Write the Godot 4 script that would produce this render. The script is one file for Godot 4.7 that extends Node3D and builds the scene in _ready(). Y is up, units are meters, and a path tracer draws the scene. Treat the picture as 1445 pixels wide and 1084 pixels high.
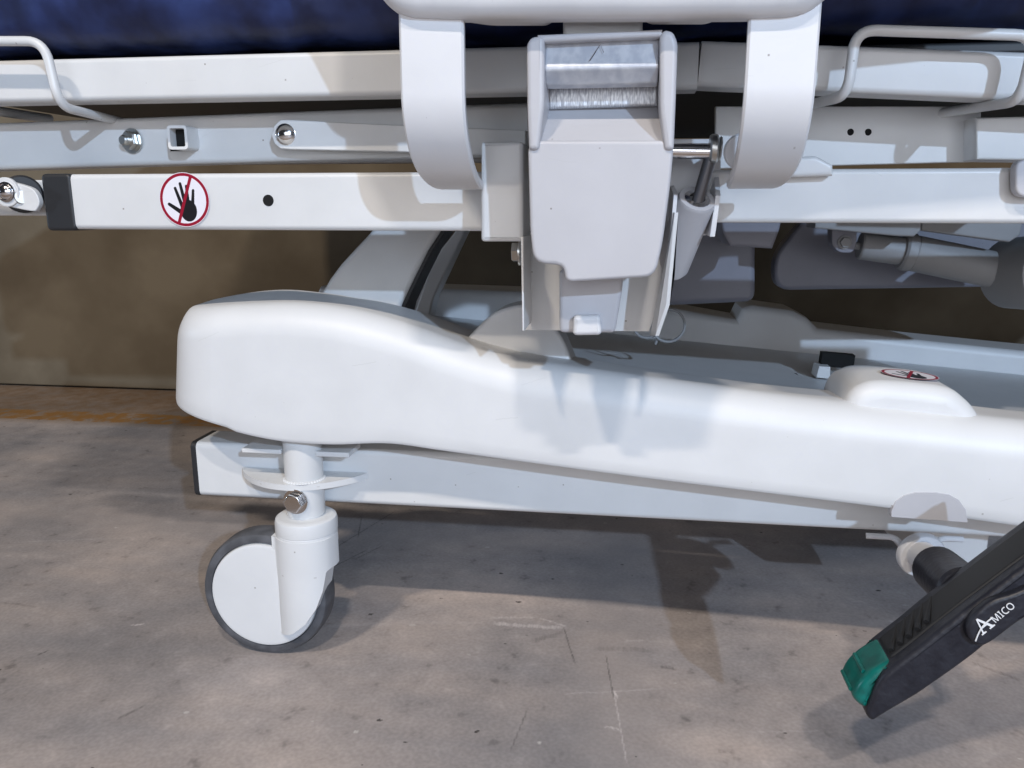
extends Node3D
# A hospital bed seen close up from one side: base cover, castor, frame, side-rail latch and brake pedal.
# Units are metres; x runs along the bed, z towards the viewer, y up.

# ---------------------------------------------------------------- mesh helper
const COVER_FRONT := 0.07
const OVERHANG := 0.09   # the deck and its frame stand out this far over the base

class Shape:
	var v := PackedVector3Array()
	var uv := PackedVector2Array()

	func tri(a: Vector3, b: Vector3, c: Vector3) -> void:   # counter-clockwise seen from outside
		v.append(a); v.append(b); v.append(c)

	func quad(a: Vector3, b: Vector3, c: Vector3, d: Vector3) -> void:
		tri(a, b, c); tri(a, c, d)

	# prism of an outline in x,y between two depths, with rounded rims
	func extrude(poly: PackedVector2Array, back: float, front: float, bev := 0.0, xf := Transform3D.IDENTITY, back_bev := -1.0, steps := 4) -> void:
		var p := poly.duplicate()
		if not Geometry2D.is_polygon_clockwise(p):
			pass
		else:
			p.reverse()
		# is_polygon_clockwise works in y-down space; settle by signed area instead
		var area := 0.0
		for i in p.size():
			var q := p[(i + 1) % p.size()]
			area += p[i].x * q.y - q.x * p[i].y
		if area < 0.0:
			p.reverse()
		var n := p.size()
		var off := PackedVector2Array()
		for i in n:
			var e0 := (p[i] - p[(i + n - 1) % n]).normalized()
			var e1 := (p[(i + 1) % n] - p[i]).normalized()
			var n0 := Vector2(-e0.y, e0.x)
			var n1 := Vector2(-e1.y, e1.x)
			off.append((n0 + n1) / maxf(0.35, 1.0 + n0.dot(n1)))
		var bb := bev if back_bev < 0.0 else back_bev
		var rings := []
		if bb > 0.0:
			for k in steps:
				var a := PI / 2 * k / steps
				rings.append([bb * (1.0 - sin(a)), back + bb * (1.0 - cos(a))])
			rings.append([0.0, back + bb])
		else:
			rings.append([0.0, back])
		if bev > 0.0:
			for k in steps + 1:
				var a := PI / 2 * k / steps
				rings.append([bev * (1.0 - cos(a)), front - bev + bev * sin(a)])
		else:
			rings.append([0.0, front])
		var prev := PackedVector3Array()
		for r in rings:
			var cur := PackedVector3Array()
			for i in n:
				var q: Vector2 = p[i] + off[i] * float(r[0])
				cur.append(xf * Vector3(q.x, q.y, r[1]))
			if prev.size():
				for i in n:
					var j := (i + 1) % n
					quad(prev[i], prev[j], cur[j], cur[i])
			prev = cur
		for side in 2:
			var r: Array = rings[0] if side == 0 else rings[-1]
			var flat := PackedVector2Array()
			for i in n:
				flat.append(p[i] + off[i] * float(r[0]))
			var t := Geometry2D.triangulate_polygon(flat)
			if t.is_empty():
				t = Geometry2D.triangulate_polygon(p)   # the same corners before the rim was drawn in
			if t.is_empty():
				print("cap failed ", n, " ", p[0])
			for i in range(0, t.size(), 3):
				var a: Vector2 = flat[t[i]]
				var b: Vector2 = flat[t[i + 1]]
				var c: Vector2 = flat[t[i + 2]]
				if ((b - a).cross(c - a) > 0.0) != (side == 1):
					var s := b
					b = c
					c = s
				tri(xf * Vector3(a.x, a.y, r[1]), xf * Vector3(b.x, b.y, r[1]), xf * Vector3(c.x, c.y, r[1]))

	# a polygon in space, thickened along a vector
	func slab(pts: Array, by: Vector3) -> void:
		var nrm: Vector3 = (pts[1] - pts[0]).cross(pts[2] - pts[0])
		var q := pts.duplicate()
		if nrm.dot(by) < 0.0:
			q.reverse()
		var n := q.size()
		for i in range(1, n - 1):
			tri(q[0] + by, q[i] + by, q[i + 1] + by)
			tri(q[0], q[i + 1], q[i])
		for i in n:
			var j := (i + 1) % n
			quad(q[i], q[j], q[j] + by, q[i] + by)

	func rbox(lo: Vector3, hi: Vector3, r := 0.002, bev := 0.002, xf := Transform3D.IDENTITY) -> void:
		extrude(Shape.rrect(lo.x, lo.y, hi.x, hi.y, r), lo.z, hi.z, bev, xf)

	static func rrect(x0: float, y0: float, x1: float, y1: float, r: float, seg := 4) -> PackedVector2Array:
		var p := PackedVector2Array()
		for c in 4:
			var cx := x1 - r if c == 0 or c == 3 else x0 + r
			var cy := y1 - r if c < 2 else y0 + r
			for k in seg + 1:
				var a := PI / 2 * (c + float(k) / seg)
				p.append(Vector2(cx + r * cos(a), cy + r * sin(a)))
		return p

	# profile of (radius, height) turned round the local y axis
	func lathe(prof: PackedVector2Array, xf: Transform3D, n := 40) -> void:
		for i in prof.size() - 1:
			for k in n:
				var a0 := TAU * k / n
				var a1 := TAU * (k + 1) / n
				var p0 := xf * Vector3(prof[i].x * sin(a0), prof[i].y, prof[i].x * cos(a0))
				var p1 := xf * Vector3(prof[i].x * sin(a1), prof[i].y, prof[i].x * cos(a1))
				var p2 := xf * Vector3(prof[i + 1].x * sin(a1), prof[i + 1].y, prof[i + 1].x * cos(a1))
				var p3 := xf * Vector3(prof[i + 1].x * sin(a0), prof[i + 1].y, prof[i + 1].x * cos(a0))
				if prof[i].x < 1e-6:
					tri(p0, p2, p3)
				elif prof[i + 1].x < 1e-6:
					tri(p0, p1, p2)
				else:
					quad(p0, p1, p2, p3)

	# a round rod along a path
	func tube(path: Array, r: float, n := 14, r_end := -1.0) -> void:
		var prev := PackedVector3Array()
		var side := Vector3.ZERO
		for i in path.size():
			var t: Vector3 = (path[mini(i + 1, path.size() - 1)] - path[maxi(i - 1, 0)]).normalized()
			if i == 0:
				side = t.cross(Vector3(0.31, 0.87, 0.38)).normalized()
			side = (side - t * side.dot(t)).normalized()
			var up := t.cross(side)
			var rr := r if r_end < 0.0 else lerpf(r, r_end, float(i) / (path.size() - 1))
			var cur := PackedVector3Array()
			for k in n:
				var a := TAU * k / n
				cur.append(path[i] + (side * cos(a) + up * sin(a)) * rr)
			for k in n:
				var j := (k + 1) % n
				if prev.size():
					quad(prev[k], prev[j], cur[j], cur[k])
				else:
					tri(path[0], cur[j], cur[k])
				if i == path.size() - 1:
					tri(path[i], cur[k], cur[j])
			prev = cur

	# rows of points, joined; each row a closed ring when closed
	func skin(rows: Array, closed := true, flip := false) -> void:
		for i in rows.size() - 1:
			var a: Array = rows[i]
			var b: Array = rows[i + 1]
			for k in (a.size() if closed else a.size() - 1):
				var j := (k + 1) % a.size()
				if flip:
					quad(a[k], a[j], b[j], b[k])
				else:
					quad(a[k], b[k], b[j], a[j])

	func fan(row: Array, flip := false) -> void:
		var c := Vector3.ZERO
		for p in row:
			c += p
		c /= row.size()
		for k in row.size():
			var j := (k + 1) % row.size()
			if flip:
				tri(c, row[j], row[k])
			else:
				tri(c, row[k], row[j])

	func done(crease := 38.0) -> ArrayMesh:
		var n := v.size() / 3
		var fn := PackedVector3Array()
		var at := {}
		for f in n:
			var c := (v[f * 3 + 1] - v[f * 3]).cross(v[f * 3 + 2] - v[f * 3])
			fn.append(c)
			for k in 3:
				var key := Vector3i((v[f * 3 + k] * 50000.0).round())
				if at.has(key):
					at[key].append(f)
				else:
					at[key] = [f]
		var lim := cos(deg_to_rad(crease))
		var ov := PackedVector3Array()
		var on := PackedVector3Array()
		var ou := PackedVector2Array()
		for f in n:
			if fn[f].length_squared() < 1e-20:
				continue
			var mine := fn[f].normalized()
			for k in [0, 2, 1]:
				var p := v[f * 3 + k]
				var s := Vector3.ZERO
				for g in at[Vector3i((p * 50000.0).round())]:
					if fn[g].length_squared() > 1e-20 and fn[g].normalized().dot(mine) > lim:
						s += fn[g]
				ov.append(p)
				on.append(s.normalized() if s.length_squared() > 1e-24 else mine)
				if uv.size() == v.size():
					ou.append(uv[f * 3 + k])
		var arr := []
		arr.resize(Mesh.ARRAY_MAX)
		arr[Mesh.ARRAY_VERTEX] = ov
		arr[Mesh.ARRAY_NORMAL] = on
		if ou.size():
			arr[Mesh.ARRAY_TEX_UV] = ou
		var m := ArrayMesh.new()
		m.add_surface_from_arrays(Mesh.PRIMITIVE_TRIANGLES, arr)
		return m


func pl(a: Array) -> PackedVector2Array:
	var p := PackedVector2Array()
	for i in range(0, a.size(), 2):
		p.append(Vector2(a[i], a[i + 1]))
	return p


func smooth(p: PackedVector2Array, per := 5, closed := false) -> PackedVector2Array:   # Catmull-Rom through the points
	var o := PackedVector2Array()
	var n := p.size()
	for i in (n if closed else n - 1):
		var a := p[(i + n - 1) % n] if closed else p[maxi(i - 1, 0)]
		var b := p[i]
		var c := p[(i + 1) % n]
		var d := p[(i + 2) % n] if closed else p[mini(i + 2, n - 1)]
		for k in per:
			o.append(b.cubic_interpolate(c, a, d, float(k) / per))
	if not closed:
		o.append(p[n - 1])
	return o


func fillet(pts: Array, r: float, seg := 7) -> Array:   # a path whose inner corners are rounded
	var o := [pts[0]]
	for i in range(1, pts.size() - 1):
		var a: Vector3 = (pts[i - 1] - pts[i])
		var b: Vector3 = (pts[i + 1] - pts[i])
		var d := minf(r, minf(a.length(), b.length()) * 0.49)
		var p0: Vector3 = pts[i] + a.normalized() * d
		var p2: Vector3 = pts[i] + b.normalized() * d
		for k in seg + 1:
			var t := float(k) / seg
			o.append(p0.lerp(pts[i], t).lerp(pts[i].lerp(p2, t), t))
	o.append(pts[-1])
	return o


func round_poly(p: PackedVector2Array, r: float, seg := 5) -> PackedVector2Array:
	var o := PackedVector2Array()
	var n := p.size()
	for i in n:
		var a := p[(i + n - 1) % n] - p[i]
		var b := p[(i + 1) % n] - p[i]
		var d := minf(r, minf(a.length(), b.length()) * 0.45)
		var p0 := p[i] + a.normalized() * d
		var p2 := p[i] + b.normalized() * d
		for k in seg + 1:
			var t := float(k) / seg
			o.append(p0.lerp(p[i], t).lerp(p[i].lerp(p2, t), t))
	return o


func y_at(c: PackedVector2Array, x: float) -> float:
	if x <= c[0].x:
		return c[0].y
	for i in c.size() - 1:
		if x <= c[i + 1].x:
			return lerpf(c[i].y, c[i + 1].y, (x - c[i].x) / maxf(1e-6, c[i + 1].x - c[i].x))
	return c[c.size() - 1].y


func facing(p: Vector3, d: Vector3) -> Transform3D:   # local y axis along d
	var y := d.normalized()
	var x := y.cross(Vector3(0.13, 0.37, 0.92)).normalized()
	return Transform3D(Basis(x, y, x.cross(y)), p)


func part(called: String, s: Shape, m: Material, parent: Node3D, crease := 38.0) -> MeshInstance3D:
	var o := MeshInstance3D.new()
	o.name = called
	o.mesh = s.done(crease)
	o.material_override = m
	if not parent is MeshInstance3D:
		o.position.z = shift
	parent.add_child(o, true)
	return o


# ---------------------------------------------------------------- materials
# how far the deck and its frame stand out over the base
var shift := 0.0

func noise_tex(freq: float, size: int, seed_: int, ramp: Array = [], octaves := 4) -> NoiseTexture2D:
	var f := FastNoiseLite.new()
	f.seed = seed_
	f.frequency = freq
	f.noise_type = FastNoiseLite.TYPE_SIMPLEX_SMOOTH
	f.fractal_octaves = octaves
	var t := NoiseTexture2D.new()
	t.width = size
	t.height = size
	t.seamless = true
	t.generate_mipmaps = false
	t.noise = f
	if ramp.size():
		var g := Gradient.new()
		g.colors = PackedColorArray([ramp[0], ramp[1]])
		g.offsets = PackedFloat32Array([0.25, 0.75])
		t.color_ramp = g
	return t


func mat(lin: Color, rough: float, metal := 0.0, spec := 0.5) -> StandardMaterial3D:
	var m := StandardMaterial3D.new()
	m.albedo_color = lin.linear_to_srgb()
	m.roughness = rough
	m.metallic = metal
	m.metallic_specular = spec
	return m


func worn(m: StandardMaterial3D, wear: Texture2D, scale: float, bump: Texture2D = null, bump_scale := 0.02, bump_uv := 30.0) -> StandardMaterial3D:
	m.uv1_triplanar = true
	m.uv1_world_triplanar = true
	m.uv1_scale = Vector3.ONE * scale
	m.albedo_texture = wear
	if bump:
		m.heightmap_enabled = true
		m.heightmap_texture = bump
		m.heightmap_scale = bump_scale
	return m


func speckled() -> ImageTexture:   # near-even paint with the odd speck, scuff and smear
	var n := 1024
	var f := FastNoiseLite.new()
	f.seed = 3
	f.frequency = 0.006
	f.fractal_octaves = 4
	var a := f.get_seamless_image(n, n).get_data()
	var img := Image.create(n, n, false, Image.FORMAT_RGB8)
	for y in n:
		for x in n:
			var k := 0.965 + 0.035 * a[y * n + x] / 255.0
			img.set_pixel(x, y, Color(k, k, k * 0.997))
	var rng := RandomNumberGenerator.new()
	rng.seed = 19
	for i in 34:
		var x := rng.randi_range(0, n - 1)
		var y := rng.randi_range(0, n - 1)
		var c := Color(0.66, 0.63, 0.60).lerp(Color(0.86, 0.85, 0.84), rng.randf())
		var w := rng.randi_range(0, 1)
		for dx in range(-w, w + 1):
			for dy in range(-w, w + 1):
				img.set_pixel(posmod(x + dx, n), posmod(y + dy, n), c)
	for i in 18:   # hair-thin scuffs
		var p := Vector2(rng.randf() * n, rng.randf() * n)
		var d := Vector2.from_angle(rng.randf_range(-0.5, 0.5))
		var c := 0.955 if rng.randf() < 0.7 else 0.925
		for k in rng.randi_range(8, 60):
			p += d + Vector2(0, rng.randf_range(-0.3, 0.3))
			img.set_pixel(posmod(int(p.x), n), posmod(int(p.y), n), Color(c, c, c * 0.99))
	return ImageTexture.create_from_image(img)


var white_coat: StandardMaterial3D
var cover_plastic: StandardMaterial3D
var grey_plastic: StandardMaterial3D
var rail_plastic: StandardMaterial3D
var brushed: StandardMaterial3D
var scraped: StandardMaterial3D
var chrome: StandardMaterial3D
var zinc: StandardMaterial3D
var black_plastic: StandardMaterial3D
var rubber: StandardMaterial3D
var navy: StandardMaterial3D
var pedal_black: StandardMaterial3D
var pedal_grip: StandardMaterial3D
var green: StandardMaterial3D
var dark_grey: StandardMaterial3D
var panel_grey: StandardMaterial3D
var hole_black: StandardMaterial3D
var print_white: StandardMaterial3D

func make_materials() -> void:
	var faint := speckled()
	var peel := noise_tex(0.12, 256, 8, [], 2)
	var streak := noise_tex(0.02, 512, 12, [Color(0.88, 0.89, 0.91), Color(1, 1, 1)], 5)
	white_coat = worn(mat(Color(0.70, 0.70, 0.70), 0.36), faint, 2.3, peel, 0.006)
	cover_plastic = worn(mat(Color(0.72, 0.72, 0.725), 0.45), faint, 2.1, peel, 0.004)
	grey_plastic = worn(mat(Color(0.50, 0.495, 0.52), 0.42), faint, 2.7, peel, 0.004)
	rail_plastic = worn(mat(Color(0.70, 0.70, 0.72), 0.4), faint, 2.4)
	brushed = worn(mat(Color(0.60, 0.62, 0.66), 0.42, 0.3), streak, 9.0)
	scraped = worn(mat(Color(0.66, 0.67, 0.68), 0.45, 0.5), noise_tex(0.06, 512, 21, [Color(0.78, 0.78, 0.8), Color(1, 1, 1)], 5), 9.0, noise_tex(0.03, 256, 25), 0.05)
	scraped.uv1_scale = Vector3(22, 5, 22)
	chrome = mat(Color(0.75, 0.75, 0.76), 0.16, 1.0)
	zinc = mat(Color(0.55, 0.55, 0.53), 0.3, 1.0)
	black_plastic = worn(mat(Color(0.02, 0.021, 0.024), 0.5), faint, 6.0)
	rubber = worn(mat(Color(0.105, 0.107, 0.118), 0.6), noise_tex(0.02, 256, 31, [Color(0.8, 0.8, 0.8), Color(1, 1, 1)]), 8.0)
	navy = worn(mat(Color(0.024, 0.044, 0.155), 0.5), noise_tex(0.01, 512, 41, [Color(0.5, 0.52, 0.58), Color(1, 1, 1)]), 3.0, noise_tex(0.15, 256, 44, [], 2), 0.03)
	pedal_black = worn(mat(Color(0.017, 0.018, 0.026), 0.42), noise_tex(0.02, 256, 51, [Color(0.75, 0.75, 0.8), Color(1, 1, 1)]), 9.0, noise_tex(0.06, 256, 52), 0.04)
	pedal_grip = mat(Color(0.010, 0.010, 0.011), 0.55)
	green = worn(mat(Color(0.0, 0.15, 0.125), 0.33), noise_tex(0.02, 256, 61, [Color(0.7, 0.75, 0.75), Color(1, 1, 1)]), 12.0)
	dark_grey = worn(mat(Color(0.30, 0.30, 0.305), 0.5), faint, 6.0)
	panel_grey = worn(mat(Color(0.22, 0.22, 0.26), 0.4), faint, 5.0)
	hole_black = mat(Color(0.004, 0.004, 0.004), 0.9)
	print_white = mat(Color(0.75, 0.75, 0.76), 0.5)


# ---------------------------------------------------------------- textures with print or stains
func floor_images() -> Array:
	var w := 1600
	var h := 1200
	var big := FastNoiseLite.new(); big.seed = 5; big.frequency = 0.004; big.fractal_octaves = 5
	var mid := FastNoiseLite.new(); mid.seed = 6; mid.frequency = 0.03; mid.fractal_octaves = 5; mid.fractal_gain = 0.6
	var fine := FastNoiseLite.new(); fine.seed = 7; fine.frequency = 0.25; fine.fractal_octaves = 2
	var long := FastNoiseLite.new(); long.seed = 9; long.frequency = 0.012; long.fractal_octaves = 4
	var a := big.get_seamless_image(w, h).get_data()
	var b := mid.get_seamless_image(w, h).get_data()
	var c := fine.get_seamless_image(w, h).get_data()
	var li := long.get_seamless_image(w / 4, h); li.resize(w, h, Image.INTERPOLATE_CUBIC)
	var d := li.get_data()
	var out := PackedByteArray()
	out.resize(w * h * 3)
	for i in w * h:
		var va := a[i] / 255.0 - 0.5
		var vb := b[i] / 255.0 - 0.5
		var vc := c[i] / 255.0 - 0.5
		var vd := d[i] / 255.0 - 0.5
		var k := 1.0 + 0.26 * va + 0.10 * vb + 0.13 * vc + 0.12 * vd
		if vb > 0.22:
			k *= 1.0 + 0.2 * (vb - 0.22)
		if vb < -0.25:
			k *= 1.0 + 0.9 * (vb + 0.25)
		var warm := 0.05 * va + 0.05 * vd
		var tone := 150.0 * k
		out[i * 3] = clampi(int(tone * (1.058 + warm * 0.8)), 0, 255)
		out[i * 3 + 1] = clampi(int(tone * 1.0), 0, 255)
		out[i * 3 + 2] = clampi(int(tone * (0.976 - warm * 0.8)), 0, 255)
	var img := Image.create_from_data(w, h, false, Image.FORMAT_RGB8, out)
	var rng := RandomNumberGenerator.new()
	rng.seed = 77
	# pale scuffs, saw cuts and cracks where they lie on the concrete: from, to, half width in mm, strength (light > 0, dark < 0)
	var marks := [
		[Vector3(-0.3139, 0.0, -0.0068), Vector3(-0.2357, 0.0, -0.0239), 5.0, 0.16], [Vector3(-0.2357, 0.0, -0.0239), Vector3(-0.1328, 0.0, -0.0414), 4.0, 0.12], [Vector3(-0.1361, 0.0, -0.0379), Vector3(-0.0512, 0.0, -0.0407), 4.5, 0.55], [Vector3(-0.1382, 0.0, -0.0501), Vector3(-0.0842, 0.0, -0.0608), 2.5, 0.4], [Vector3(-0.0836, 0.0, -0.0561), Vector3(-0.0514, 0.0, -0.0437), 2.0, 0.5],
		[Vector3(-0.0551, 0.0, -0.0416), Vector3(-0.0374, 0.0, 0.0321), 1.8, -0.3], [Vector3(-0.008, 0.0, 0.0085), Vector3(0.001, 0.0, 0.08), 2.2, -0.25], [Vector3(0.0008, 0.0, 0.0688), Vector3(0.0134, 0.0, 0.1709), 1.6, 0.38], [Vector3(-0.0489, 0.0, 0.0814), Vector3(0.0432, 0.0, 0.0594), 1.3, 0.32], [Vector3(-0.0069, 0.0, 0.124), Vector3(0.0079, 0.0, 0.1268), 1.6, 0.6],
		[Vector3(0.0008, 0.0, 0.0699), Vector3(0.0049, 0.0, 0.0794), 3.5, 0.55], [Vector3(-0.3287, 0.0, -0.3488), Vector3(-0.3737, 0.0, -0.2011), 1.4, -0.35], [Vector3(-0.3547, 0.0, -0.1496), Vector3(-0.3271, 0.0, -0.2076), 1.6, -0.4], [Vector3(-0.3349, 0.0, -0.1734), Vector3(-0.3118, 0.0, -0.2213), 1.4, -0.35], [Vector3(-0.3723, 0.0, -0.3143), Vector3(-0.3524, 0.0, -0.2394), 2.0, -0.3],
		[Vector3(-0.8275, 0.0, -0.1582), Vector3(-0.639, 0.0, -0.2039), 1.1, 0.28], [Vector3(-0.5212, 0.0, 0.0193), Vector3(-0.5077, 0.0, 0.0144), 2.0, 0.7], [Vector3(-0.5796, 0.0, 0.0888), Vector3(-0.5747, 0.0, 0.0787), 2.6, -0.4], [Vector3(0.1137, 0.0, 0.1139), Vector3(0.1867, 0.0, 0.1037), 1.2, 0.2], [Vector3(-0.0834, 0.0, 0.1669), Vector3(-0.0758, 0.0, 0.1071), 1.6, -0.2],
		[Vector3(-0.0229, 0.0, -0.0029), Vector3(0.0421, 0.0, -0.008), 5.0, -0.14], [Vector3(0.0446, 0.0, 0.0205), Vector3(0.0615, 0.0, 0.0257), 3.5, -0.3], [Vector3(0.0096, 0.0, -0.0214), Vector3(0.0317, 0.0, -0.0274), 3.0, 0.25], [Vector3(-0.4354, 0.0, 0.1732), Vector3(-0.4225, 0.0, 0.1504), 3.5, -0.22], [Vector3(0.2661, 0.0, -0.0944), Vector3(0.3601, 0.0, -0.1233), 8.0, 0.16],
		[Vector3(0.3249, 0.0, -0.0064), Vector3(0.4119, 0.0, -0.0506), 5.0, 0.14], [Vector3(0.3531, 0.0, -0.0292), Vector3(0.3877, 0.0, -0.0031), 4.0, -0.18], [Vector3(0.082, 0.0, -0.0177), Vector3(0.1536, 0.0, -0.0237), 3.0, 0.10], [Vector3(-0.7011, 0.0, -0.0071), Vector3(-0.6496, 0.0, -0.0042), 2.0, -0.2], [Vector3(-0.0859, 0.0, -0.008), Vector3(-0.0508, 0.0, -0.0347), 6.0, -0.14],
	]
	for m in marks:
		var p: Vector3 = m[0]
		var q: Vector3 = m[1]
		var len := p.distance_to(q) * 800.0
		var steps := int(len * 2.0) + 2
		var wob := 0.0
		for s in steps:
			wob = wob * 0.93 + rng.randf_range(-0.35, 0.35)
			var c3 := p.lerp(q, float(s) / steps)
			var cx := (c3.x + 1.1) * 800.0
			var cy := (c3.z + 1.08) * 800.0 + wob
			var hw := float(m[2]) * 0.8 * rng.randf_range(0.35, 1.0)
			var fade := minf(1.0, minf(s, steps - s) / (0.12 * steps)) * rng.randf_range(0.2, 1.0)
			for dy in range(int(-hw) - 1, int(hw) + 2):
				var wt := clampf(hw + 0.5 - absf(dy), 0.0, 1.0) * fade * 0.72
				var x := posmod(int(cx), w)
				var y := posmod(int(cy) + dy, h)
				var k := img.get_pixel(x, y)
				var target := Color(0.88, 0.84, 0.83) if float(m[3]) > 0.0 else Color(0.1, 0.09, 0.085)
				img.set_pixel(x, y, k.lerp(target, wt * (float(m[3]) if float(m[3]) > 0.0 else -0.6 * float(m[3]))))
	for i in 230:   # pits, grit and paint flecks
		var x := rng.randi_range(0, w - 4)
		var y := rng.randi_range(0, h - 4)
		var light := rng.randf() < 0.42
		var r := rng.randf_range(0.5, 2.2)
		for dx in range(-3, 4):
			for dy in range(-3, 4):
				if Vector2(dx * rng.randf_range(0.6, 1.3), dy * 1.3).length() < r:
					var k := img.get_pixel(posmod(x + dx, w), posmod(y + dy, h))
					img.set_pixel(posmod(x + dx, w), posmod(y + dy, h), k.lerp(Color(0.82, 0.8, 0.78) if light else Color(0.07, 0.06, 0.055), rng.randf_range(0.25, 0.75)))
	# worn yellow marking line along the wall side
	var mask := mid.get_seamless_image(w, h).get_data()
	for x in w:
		for y in range(0, int((1.08 - 0.72) * 800)):
			var dirt := clampf((1.08 - 0.72) * 800 - y, 0.0, 40.0) / 40.0 * (0.30 + 0.5 * mask[y * w + x] / 255.0)
			img.set_pixel(x, y, img.get_pixel(x, y).lerp(Color(0.43, 0.32, 0.21), dirt))
		for y in range(int((1.08 - 0.825) * 800), int((1.08 - 0.750) * 800)):
			var keep := clampf((mask[y * w + x] / 255.0 - 0.26) * 3.0, 0.0, 1.0)
			img.set_pixel(x, y, img.get_pixel(x, y).lerp(Color(0.58, 0.40, 0.19), 0.75 * keep))
	var bump: Image = img.duplicate()
	bump.convert(Image.FORMAT_L8)
	return [ImageTexture.create_from_image(img), ImageTexture.create_from_image(bump)]


func sticker_texture() -> ImageTexture:   # no-hand sign: red ring and bar over a dark hand
	var s := 256
	var img := Image.create(s, s, false, Image.FORMAT_RGB8)
	var caps := [[0.475, 0.70, 0.335, 0.29, 0.034], [0.52, 0.62, 0.44, 0.205, 0.034], [0.575, 0.60, 0.56, 0.25, 0.031], [0.655, 0.62, 0.69, 0.33, 0.031], [0.44, 0.74, 0.19, 0.58, 0.038]]
	for y in s:
		for x in s:
			var p := Vector2((x + 0.5) / s, (y + 0.5) / s)
			var c := Color(0.90, 0.89, 0.91)
			var hand := 1.0
			for k in caps:
				var a := Vector2(k[0], k[1])
				var b := Vector2(k[2], k[3])
				var t := clampf((p - a).dot(b - a) / (b - a).length_squared(), 0.0, 1.0)
				hand = minf(hand, p.distance_to(a.lerp(b, t)) - float(k[4]) * (1.15 - 0.35 * t))
			var q := (p - Vector2(0.57, 0.70)) / Vector2(0.165, 0.20)
			hand = minf(hand, (q.length() - 1.0) * 0.12)
			if hand < 0.0:
				c = Color(0.10, 0.095, 0.11)
			var r := p.distance_to(Vector2(0.5, 0.5))
			var u := Vector2(0.34, -0.94).normalized()
			var across := absf((p - Vector2(0.5, 0.52)).cross(u))
			if (r > 0.435 and r < 0.488) or (r < 0.45 and across < 0.030):
				c = Color(0.58, 0.07, 0.17)
			img.set_pixel(x, y, c)
	return ImageTexture.create_from_image(img)


# ---------------------------------------------------------------- small hardware
func dome_bolt(s: Shape, p: Vector3, d: Vector3, r: float) -> void:
	var f := facing(p, d)
	s.lathe(pl([r * 1.25, 0.0, r * 1.25, 0.0012, r, 0.0014, r, 0.0025, r * 0.94, r * 0.3, r * 0.75, r * 0.52, r * 0.42, r * 0.68, 0.0, r * 0.74]), f, 28)


func hex_bolt(s: Shape, p: Vector3, d: Vector3, r: float, tall: float) -> void:
	var f := facing(p, d)
	s.lathe(pl([0.0, 0.0, r * 1.3, 0.0, r * 1.3, 0.0015, r * 0.5, 0.0016]), f, 28)
	var hexa := PackedVector2Array()
	for k in 6:
		hexa.append(Vector2(cos(TAU * k / 6 + 0.3), sin(TAU * k / 6 + 0.3)) * r)
	s.extrude(hexa, 0.0015, tall, r * 0.12, f * Transform3D(Basis(Vector3.RIGHT, -PI / 2), Vector3.ZERO))


func rod(s: Shape, a: Vector3, b: Vector3, r: float, n := 20) -> void:
	s.lathe(pl([0.0, 0.0, r * 0.9, 0.0, r, r * 0.12, r, a.distance_to(b) - r * 0.12, r * 0.9, a.distance_to(b), 0.0, a.distance_to(b)]), facing(a, b - a), n)


func disc_uv(p: Vector3, ax: Vector3, ay: Vector3, m: Material, parent: Node3D) -> void:
	var s := Shape.new()
	for k in 40:
		var a := TAU * k / 40
		var b := TAU * (k + 1) / 40
		s.tri(p, p + ax * cos(a) + ay * sin(a), p + ax * cos(b) + ay * sin(b))
		for q in [Vector2.ZERO, Vector2(cos(a), sin(a)), Vector2(cos(b), sin(b))]:
			s.uv.append(Vector2(0.5 + q.x * 0.5, 0.5 - q.y * 0.5))
	part("warning_sticker", s, m, parent)


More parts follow.
